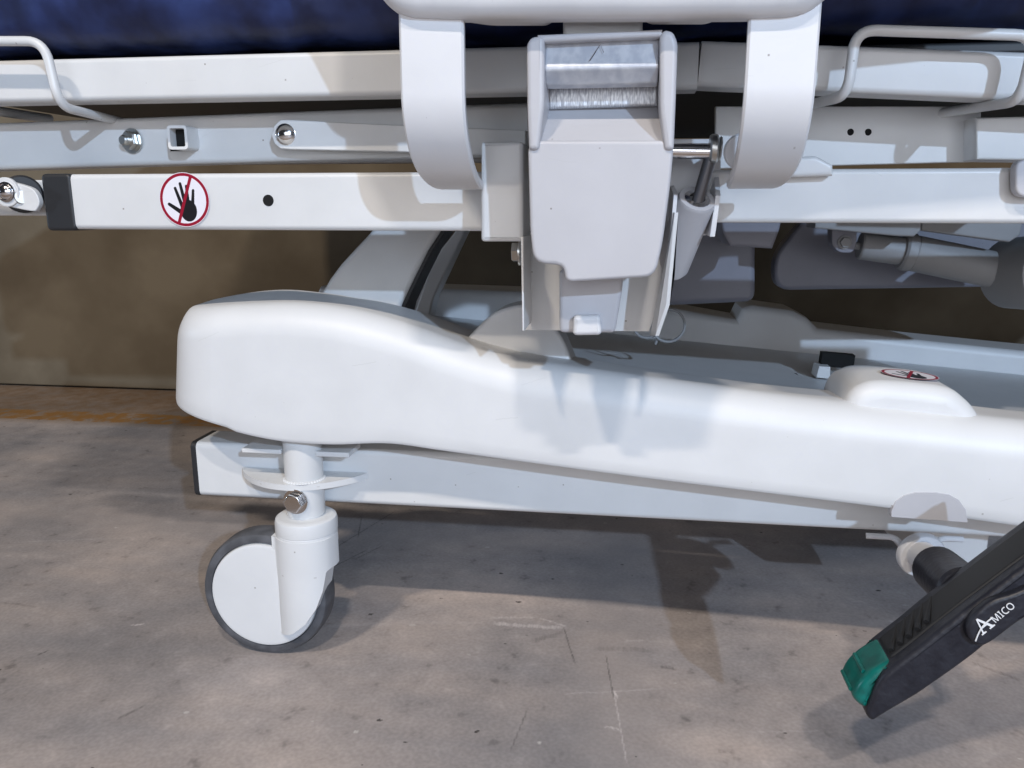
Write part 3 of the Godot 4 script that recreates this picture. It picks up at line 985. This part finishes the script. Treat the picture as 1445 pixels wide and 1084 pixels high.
func rail_latch(bed: Node3D) -> void:
	# lower edge of the side rail board
	var s := Shape.new()
	s.extrude(round_poly(pl([-0.2035, 0.6543, -0.1657, 0.5812, -0.1546, 0.5685, -0.1424, 0.5635, -0.1114, 0.5614, -0.0188, 0.559, 0.0695, 0.5567, 0.094, 0.5568, 0.1058, 0.5595, 0.1207, 0.5725, 0.162, 0.5879, 0.3065, 0.5998, 0.2699, 0.8166, -0.1911, 0.8655]), 0.02, 6), 0.102, 0.13, 0.013, Transform3D.IDENTITY, 0.008, 6)
	var board := part("side_rail", s, rail_plastic, bed)
	var lip := Shape.new()
	lip.extrude(round_poly(pl([-0.1151, 0.5725, -0.05, 0.5705, -0.0499, 0.5634, -0.0553, 0.5597, -0.092, 0.5608, -0.1152, 0.5645]), 0.006), 0.098, 0.112, 0.003)
	part("moulded_lip", lip, rail_plastic, board)
	var lip2 := Shape.new()
	lip2.extrude(round_poly(pl([0.006, 0.5687, 0.0588, 0.567, 0.054, 0.5611, 0.0464, 0.5576, 0.0116, 0.5586, 0.0072, 0.5604]), 0.006), 0.098, 0.112, 0.003)
	part("moulded_lip", lip2, rail_plastic, board)
	var post := Shape.new()
	post.extrude(pl([-0.0464, 0.6018, 0.0048, 0.5998, 0.0069, 0.5403, -0.0455, 0.5416]), 0.07, 0.095, 0.003)
	part("rail_post", post, white_coat, bed)
	# two curved straps
	for k in 2:
		var x0: float = [-0.1507, 0.0701][k]
		var x1: float = [-0.1079, 0.1126][k]
		var ya: float = 0.5181
		var yb: float = 0.4572
		var rows := []
		var path := [Vector2(0.117, 0.64), Vector2(0.117, 0.585)]
		for j in 17:
			var a := PI / 2 * j / 16.6
			path.append(Vector2(0.036 + 0.081 * cos(a), yb + (ya - yb) * (1.0 - sin(a))))
		for i in path.size():
			var t: Vector2 = (path[mini(i + 1, path.size() - 1)] - path[maxi(i - 1, 0)]).normalized()
			var nrm := Vector2(t.y, -t.x)    # inward
			if nrm.x > 0.0:
				nrm = -nrm
			var late := clampf((i - 9) / 10.0, 0.0, 1.0)
			late = 1.0 - sqrt(1.0 - late * late * 0.98)
			var in0 := (0.014 if k == 0 else 0.002) * late
			var in1 := (0.002 if k == 0 else 0.014) * late
			var row := []
			var th := 0.007
			for c in [[x0 + in0 + 0.0015, 0.0], [x1 - in1 - 0.0015, 0.0], [x1 - in1, 0.0015], [x1 - in1, th - 0.0015], [x1 - in1 - 0.0015, th], [x0 + in0 + 0.0015, th], [x0 + in0, th - 0.0015], [x0 + in0, 0.0015]]:
				var q: Vector2 = path[i] + nrm * float(c[1])
				row.append(Vector3(c[0], q.y, q.x))
			rows.append(row)
		var st := Shape.new()
		st.skin(rows)
		st.fan(rows[0])
		st.fan(rows[-1], true)
		part("rail_strap", st, rail_plastic, bed)
	# block bracket left of the latch and the channel it hangs in
	var bl := Shape.new()
	bl.extrude(round_poly(pl([-0.1108, 0.4923, -0.0788, 0.492, -0.0786, 0.4184, -0.1115, 0.4182]), 0.003), -0.03, 0.04, 0.003)
	part("bracket_block", bl, white_coat, bed)
	var ch := Shape.new()
	ch.extrude(pl([-0.0837, 0.4229, 0.0338, 0.4235, 0.0326, 0.3841, 0.0206, 0.3447, -0.0835, 0.3437]), -0.003, 0.0, 0.0005)
	ch.extrude(pl([-0.079, 0.422, -0.0771, 0.422, -0.0763, 0.3508, -0.0777, 0.3508]), 0.0, 0.05, 0.0006)
	ch.slab([Vector3(0.0342, 0.4404, 0.05), Vector3(0.0336, 0.394, 0.05), Vector3(0.0308, 0.3729, 0.05), Vector3(0.0241, 0.3484, 0.045), Vector3(0.0213, 0.3412, 0.0), Vector3(0.0315, 0.3841, 0.0), Vector3(0.0337, 0.44, 0.0)], Vector3(0.0026, 0, 0))
	part("latch_bracket", ch, white_coat, bed)
	var bo := Shape.new()
	hex_bolt(bo, Vector3(-0.0828, 0.4092, 0.02), Vector3(-1, 0, 0), 0.008, 0.007)
	part("bolt", bo, zinc, bed)
	# grey housing
	var h := Shape.new()
	h.extrude(round_poly(pl([-0.0674, 0.4878, 0.029, 0.4868, 0.0275, 0.4581, 0.024, 0.4199, 0.0197, 0.3981, -0.0407, 0.3938, -0.0423, 0.4051, -0.0628, 0.4068, -0.0654, 0.4265]), 0.0085, 6), 0.03, 0.106, 0.0026)
	h.slab([Vector3(-0.0629, 0.4833, 0.1055), Vector3(0.0252, 0.4824, 0.1055), Vector3(0.0219, 0.5135, 0.066), Vector3(-0.0615, 0.5148, 0.066)], Vector3(0, -0.004, -0.02))
	var house := part("latch_housing", h, grey_plastic, bed)
	var rm := Shape.new()
	rm.extrude(round_poly(pl([-0.0682, 0.5475, -0.0652, 0.5517, -0.0565, 0.5527, -0.0561, 0.5089, -0.0596, 0.4812, -0.0663, 0.4813, -0.0676, 0.5091]), 0.004), 0.03, 0.109, 0.003)
	rm.extrude(round_poly(pl([0.0169, 0.5503, 0.0186, 0.5077, 0.0228, 0.4804, 0.0287, 0.4804, 0.0287, 0.5075, 0.0285, 0.5458, 0.0252, 0.5526, 0.0198, 0.554]), 0.004), 0.03, 0.109, 0.003)
	rm.extrude(pl([-0.0613, 0.5533, 0.0186, 0.5544, 0.0188, 0.5498, -0.0612, 0.5485]), 0.05, 0.107, 0.002)
	part("side_wall", rm, grey_plastic, house)
	var bk := Shape.new()
	bk.extrude(pl([-0.0655, 0.5596, 0.0227, 0.5605, 0.0247, 0.5108, -0.0651, 0.5108]), 0.052, 0.06)
	part("recess_back", bk, black_plastic, house)
	# metal handle, folded, with the scraped plate under it
	var m := Shape.new()
	var x0 := -0.0568
	var x1 := 0.0172
	var prof := round_poly(pl([0.5513, -0.098, 0.5325, -0.104, 0.524, -0.096, 0.5222, -0.088, 0.5254, -0.076, 0.5551, -0.076]), 0.0022, 3)
	m.extrude(prof, x0, x1, 0.0015, Transform3D(Basis(Vector3(0, 1, 0), Vector3(0, 0, -1), Vector3(1, 0, 0)) , Vector3.ZERO), 0.0015)
	var handle := part("latch_handle", m, brushed, house)
	var mark := Shape.new()
	mark.tube([Vector3(-0.0272, 0.5369, 0.1045), Vector3(-0.0238, 0.5423, 0.103), Vector3(-0.0207, 0.5473, 0.1012), Vector3(-0.0183, 0.5421, 0.103)], 0.0003, 5)
	part("scratch", mark, chrome, handle)
	var sc := Shape.new()
	sc.extrude(pl([-0.0567, 0.5286, 0.0176, 0.529, 0.0183, 0.512, -0.0566, 0.5109]), 0.066, 0.075, 0.002)
	part("latch_plate", sc, scraped, house)
	var tg := Shape.new()
	tg.extrude(round_poly(pl([-0.0481, 0.3999, -0.0015, 0.4004, -0.002, 0.3851, -0.0063, 0.3537, -0.0475, 0.3529]), 0.004), 0.03, 0.07, 0.003)
	part("latch_tongue", tg, grey_plastic, house)
	var cp := Shape.new()
	cp.extrude(round_poly(pl([-0.0367, 0.3668, -0.0172, 0.3677, -0.0159, 0.3548, -0.0179, 0.3529, -0.0349, 0.3523, -0.037, 0.3538]), 0.003), 0.04, 0.078, 0.003)
	part("latch_clip", cp, rail_plastic, house)
	# pin and gas spring on the right
	var pin := Shape.new()
	rod(pin, Vector3(0.029, 0.4844, 0.035), Vector3(0.0591, 0.4842, 0.035), 0.0056)
	part("pin", pin, chrome, bed)
	var ring := Shape.new()
	rod(ring, Vector3(0.058, 0.4859, 0.035), Vector3(0.0641, 0.4859, 0.035), 0.0105, 28)
	rod(ring, Vector3(0.0646, 0.4859, 0.035), Vector3(0.0666, 0.4858, 0.035), 0.009, 28)
	part("pin_collar", ring, zinc, bed)
	var gr := Shape.new()
	rod(gr, Vector3(0.0601, 0.4839, 0.035), Vector3(0.0517, 0.4475, 0.03), 0.0046)
	var spring := part("gas_spring_rod", gr, mat(Color(0.16, 0.16, 0.17), 0.3, 0.8), bed)
	var gc := Shape.new()
	gc.lathe(pl([0.0, 0.003, 0.0085, 0.003, 0.0100, 0.0, 0.0135, 0.0, 0.0145, 0.003, 0.0145, 0.07, 0.012, 0.075, 0.0, 0.075]), facing(Vector3(0.0515, 0.4506, 0.03), Vector3(0.038, 0.4016, -0.01) - Vector3(0.0515, 0.4506, 0.03)), 32)
	part("gas_spring_cylinder", gc, grey_plastic, bed)
	var gw := Shape.new()
	gw.lathe(pl([0.006, 0.0, 0.0095, 0.0005, 0.0095, 0.003, 0.006, 0.003]), facing(Vector3(0.0517, 0.4511, 0.03), Vector3(0.038, 0.4016, -0.01) - Vector3(0.0515, 0.4506, 0.03)), 28)
	part("gas_spring_seal", gw, chrome, spring)
	# forked carrier plate of the spring
	var fk := Shape.new()
	fk.extrude(round_poly(pl([0.0281, 0.4961, 0.0701, 0.4956, 0.0714, 0.4536, 0.0697, 0.4236, 0.0313, 0.4178]), 0.003), -0.006, -0.002, 0.0008)
	fk.slab([Vector3(0.0649, 0.4526, 0.03), Vector3(0.0623, 0.4225, 0.03), Vector3(0.0608, 0.4236, 0.0), Vector3(0.0608, 0.4454, 0.0), Vector3(0.0661, 0.467, 0.0)], Vector3(0.0035, 0, 0))
	fk.slab([Vector3(0.0339, 0.4532, 0.035), Vector3(0.0322, 0.4193, 0.035), Vector3(0.0318, 0.4179, 0.0), Vector3(0.0328, 0.4607, 0.0)], Vector3(0.0028, 0, 0))
	part("spring_carrier", fk, rail_plastic, bed)
	var ds := Shape.new()
	rod(ds, Vector3(0.0833, 0.4846, 0.02), Vector3(0.08, 0.4831, 0.045), 0.013, 28)
	part("strap_hub", ds, rail_plastic, bed)


func castor(bed: Node3D) -> void:
	var s := Shape.new()
	var cx := -0.3045
	var at := Vector3(cx, 0, 0.04)
	# stem welded to the bar
	s.lathe(pl([0.0, 0.148, 0.0165, 0.148, 0.0185, 0.151, 0.0185, 0.224, 0.016, 0.227, 0.0, 0.227]), Transform3D(Basis.IDENTITY, at), 36)
	var stem := part("castor_stem", s, white_coat, bed)
	# weld plates
	var p := Shape.new()
	var lens := []
	for k in 25:
		var t := -1.0 + 2.0 * k / 24.0
		lens.append(Vector3(cx - 0.010 + t * 0.066, 0.1795, 0.0155 + 0.045 * pow(1.0 - t * t, 0.8)))
	p.slab(lens, Vector3(0, 0.006, 0))
	part("weld_flange", p, white_coat, stem, 30.0)
	var bead := Shape.new()
	for q in 40:
		var a0 := TAU * q / 40.0
		var c0 := Vector3(cx + sin(a0) * 0.0185, 0.1858, 0.04 + cos(a0) * 0.0185)
		if c0.z > 0.02:
			bead.lathe(pl([0.0, -0.0014, 0.0016, -0.0008, 0.0021, 0.0, 0.0014, 0.0012, 0.0, 0.0017]), Transform3D(Basis.IDENTITY, c0), 8)
	var weld := part("weld_bead", bead, white_coat, stem)
	weld.set_meta("kind", "stuff")
	var e := Shape.new()
	e.rbox(Vector3(cx - 0.058, 0.2120, 0.0155), Vector3(cx - 0.018, 0.2165, 0.05), 0.001, 0.001)
	part("weld_ear", e, white_coat, stem)
	e = Shape.new()
	e.rbox(Vector3(cx + 0.016, 0.2115, 0.0155), Vector3(cx + 0.050, 0.2165, 0.05), 0.001, 0.001)
	part("weld_ear", e, white_coat, stem)
	var b := Shape.new()
	hex_bolt(b, Vector3(cx - 0.002, 0.1685, 0.0585), Vector3(-0.05, 0, 1), 0.0095, 0.0085)
	part("bolt", b, chrome, stem)
	# housing and fork
	var h := Shape.new()
	h.lathe(pl([0.0, 0.149, 0.0255, 0.149, 0.0293, 0.1465, 0.0303, 0.143, 0.0303, 0.1335, 0.0296, 0.1325, 0.0300, 0.1315, 0.0300, 0.120, 0.0, 0.120]), Transform3D(Basis.IDENTITY, at + Vector3(-0.0005, 0, 0)), 44)
	var right := pl([-0.2741, 0.1074, -0.2746, 0.0968]) + pl([-0.2731, 0.0976]) + pl([-0.2773, 0.0983]) + pl([-0.2801, 0.0971, -0.2812, 0.0896, -0.2833, 0.0776, -0.2893, 0.0606, -0.2996, 0.0454, -0.3142, 0.0335, -0.3263, 0.0279, -0.3324, 0.0259])
	var x_left := -0.3352
	var rows := []
	for i in 90:
		var y := lerpf(0.130, right[right.size() - 1].y, i / 89.0)
		var x1 := right[0].x
		for k in right.size() - 1:
			if y <= right[k].y and y >= right[k + 1].y:
				x1 = lerpf(right[k].x, right[k + 1].x, (right[k].y - y) / (right[k].y - right[k + 1].y))
		x1 = minf(x1, cx - 0.0005 + 0.0302)
		var row := [Vector3(x_left, y, 0.036)]
		for k in 25:
			var x := lerpf(x_left, x1, k / 24.0)
			var off := clampf((x - (cx - 0.0005)) / 0.0304, -1.0, 1.0)
			var z := 0.04 + 0.0302 * pow(maxf(0.0, 1.0 - pow(absf(off), 2.1)), 1.0 / 2.1)
			row.append(Vector3(x, y, maxf(z, 0.056) if x < cx + 0.02 else z))
		row.append(Vector3(x1, y, 0.036))
		rows.append(row)
	h.skin(rows, true, true)
	h.fan(rows[0])
	h.fan(rows[-1], true)
	var fork := part("castor_fork", h, cover_plastic, bed)
	# wheel: tyre and side discs
	var wc := Vector3(-0.3480, 0.0655, 0.04)
	var w := Shape.new()
	var wx := Transform3D(Basis(Vector3(1, 0, 0), Vector3(0, 0, 1), Vector3(0, -1, 0)), wc)
	w.lathe(pl([0.050, -0.014, 0.060, -0.015, 0.0635, -0.013, 0.0655, -0.008, 0.0655, 0.008, 0.0635, 0.013, 0.060, 0.015, 0.0560, 0.0145, 0.0550, 0.012]), wx, 72)
	part("tyre", w, rubber, fork)
	var d := Shape.new()
	d.lathe(pl([0.0, -0.015, 0.0550, -0.015, 0.0550, 0.013, 0.0540, 0.0155, 0.051, 0.0165, 0.0, 0.0172]), wx, 72)
	part("wheel_disc", d, cover_plastic, fork)


func brake_pedal(bed: Node3D) -> void:
	# rod from under the base bar, its split ring and wire clips
	var r := Shape.new()
	rod(r, Vector3(0.2683, 0.1411, 0.03), Vector3(0.2625, 0.1539, 0.1), 0.0125, 28)
	var rodp := part("brake_rod", r, rail_plastic, bed)
	var g := Shape.new()
	g.lathe(pl([0.012, 0.0, 0.0195, 0.0, 0.0205, 0.0015, 0.0205, 0.0075, 0.0195, 0.009, 0.012, 0.009]), facing(Vector3(0.2678, 0.1419, 0.035), Vector3(0.12, -0.1, 1)), 40)
	part("split_ring", g, rail_plastic, rodp)
	var w := Shape.new()
	w.tube(fillet([Vector3(0.228, 0.1467, 0.015), Vector3(0.2512, 0.1488, 0.02), Vector3(0.2558, 0.1451, 0.03)], 0.006), 0.0028, 10)
	part("clip_wire", w, rail_plastic, rodp)
	w = Shape.new()
	w.tube(fillet([Vector3(0.3116, 0.1482, 0.015), Vector3(0.2914, 0.1498, 0.02), Vector3(0.282, 0.1481, 0.03)], 0.006), 0.0028, 10)
	part("clip_wire", w, rail_plastic, rodp)
	var c := Shape.new()
	rod(c, Vector3(0.2631, 0.1511, 0.09), Vector3(0.257, 0.1638, 0.16), 0.0195, 32)
	part("rubber_collar", c, pedal_black, rodp)
	# pedal body: slanted bar with a ribbed top
	var s := Shape.new()
	s.extrude(round_poly(pl([0.1888, 0.107, 0.192, 0.1147, 0.1989, 0.1232, 0.2136, 0.1384, 0.2278, 0.155, 0.2485, 0.1771, 0.2746, 0.2043, 0.3151, 0.2455, 0.3225, 0.2126, 0.2793, 0.1677, 0.2611, 0.1484, 0.251, 0.136, 0.2384, 0.1227, 0.2174, 0.1016, 0.1968, 0.0842, 0.1883, 0.0763, 0.1833, 0.0823]), 0.006), 0.153, 0.2, 0.004)
	var body := part("brake_pedal", s, pedal_black, bed)
	var t := Shape.new()
	t.extrude(round_poly(pl([0.1987, 0.1249, 0.2134, 0.1406, 0.2277, 0.1566, 0.2483, 0.1787, 0.2744, 0.2058, 0.3131, 0.2449, 0.3142, 0.2374, 0.2753, 0.1991, 0.2284, 0.1496, 0.1994, 0.1182]), 0.003), 0.162, 0.19, 0.002)
	part("tread", t, pedal_grip, body)
	for k in 5:
		var rb := Shape.new()
		var p := Vector3(0, 0, 0)
		var f := k / 5.0
		p = Vector3(0.2005, 0.1262, 0.2).lerp(Vector3(0.2277, 0.1566, 0.2), f)
		rb.tube([p + Vector3(0.0, 0.0015, -0.014), p + Vector3(0.011, 0.0095, -0.037)], 0.0022, 8)
		part("tread_rib", rb, pedal_grip, body)
	var cap := Shape.new()
	cap.extrude(round_poly(pl([0.1875, 0.1152, 0.1997, 0.1243, 0.2007, 0.1136, 0.1899, 0.0948, 0.1862, 0.081, 0.1739, 0.091, 0.1782, 0.1041]), 0.007, 6), 0.157, 0.195, 0.006, Transform3D.IDENTITY, 0.006, 6)
	var end := part("pedal_end", cap, green, body)
	var ribs := Shape.new()
	ribs.tube([Vector3(0.1751, 0.0946, 0.197) + Vector3(0, 0, -0.010), Vector3(0.1751, 0.0946, 0.197) + Vector3(0, 0, -0.034)], 0.0016, 8)
	part("grip_rib", ribs, green, end)
	var ribs2 := Shape.new()
	ribs2.tube([Vector3(0.1826, 0.1097, 0.197) + Vector3(0, 0, -0.010), Vector3(0.1826, 0.1097, 0.197) + Vector3(0, 0, -0.034)], 0.0016, 8)
	part("grip_rib", ribs2, green, end)
	# raised oval pad with the lettering
	var pad := Shape.new()
	pad.extrude(round_poly(pl([0.2404, 0.1588, 0.2437, 0.1698, 0.255, 0.1823, 0.2679, 0.1874, 0.2843, 0.198, 0.2996, 0.1835, 0.2768, 0.1702, 0.2588, 0.1505, 0.2521, 0.1457, 0.2442, 0.1499]), 0.008), 0.198, 0.206, 0.003)
	var badge := part("badge", pad, pedal_black, body)
	var font := SystemFont.new()
	font.font_names = PackedStringArray(["Droid Serif"])
	var sans := SystemFont.new()
	sans.font_names = PackedStringArray(["Droid Sans"])
	var base := Vector3(0.2542, 0.1533, 0.2066)
	var dir := (Vector3(0.2701, 0.1716, 0.2066) - base).normalized()
	var up := Vector3(0, 0, 1).cross(dir)
	letters("A", font, 0.0155, base, dir, up, badge)
	letters("MICO", sans, 0.0070, base + dir * 0.0118 + up * 0.0032, dir, up, badge)
	var sw := Shape.new()
	var path := []
	for k in 14:
		var a := k / 13.0
		var q := Vector2(-0.006 + 0.020 * a, 0.004 + 0.0055 * a + 0.002 * sin(a * PI))
		path.append(base + dir * q.x + up * q.y + Vector3(0, 0, 0.0004))
	sw.tube(path, 0.0005, 6)
	part("lettering", sw, print_white, badge)


func letters(text: String, font: Font, tall: float, at: Vector3, dir: Vector3, up: Vector3, parent: Node3D) -> void:
	var t := TextMesh.new()
	t.text = text
	t.font = font
	t.font_size = 32
	t.pixel_size = tall / 32.0
	t.depth = 0.0006
	t.horizontal_alignment = HORIZONTAL_ALIGNMENT_LEFT
	t.vertical_alignment = VERTICAL_ALIGNMENT_BOTTOM
	var o := MeshInstance3D.new()
	o.name = "lettering"
	o.mesh = t
	o.material_override = print_white
	o.transform = Transform3D(Basis(dir, up, dir.cross(up)), at)
	parent.add_child(o, true)
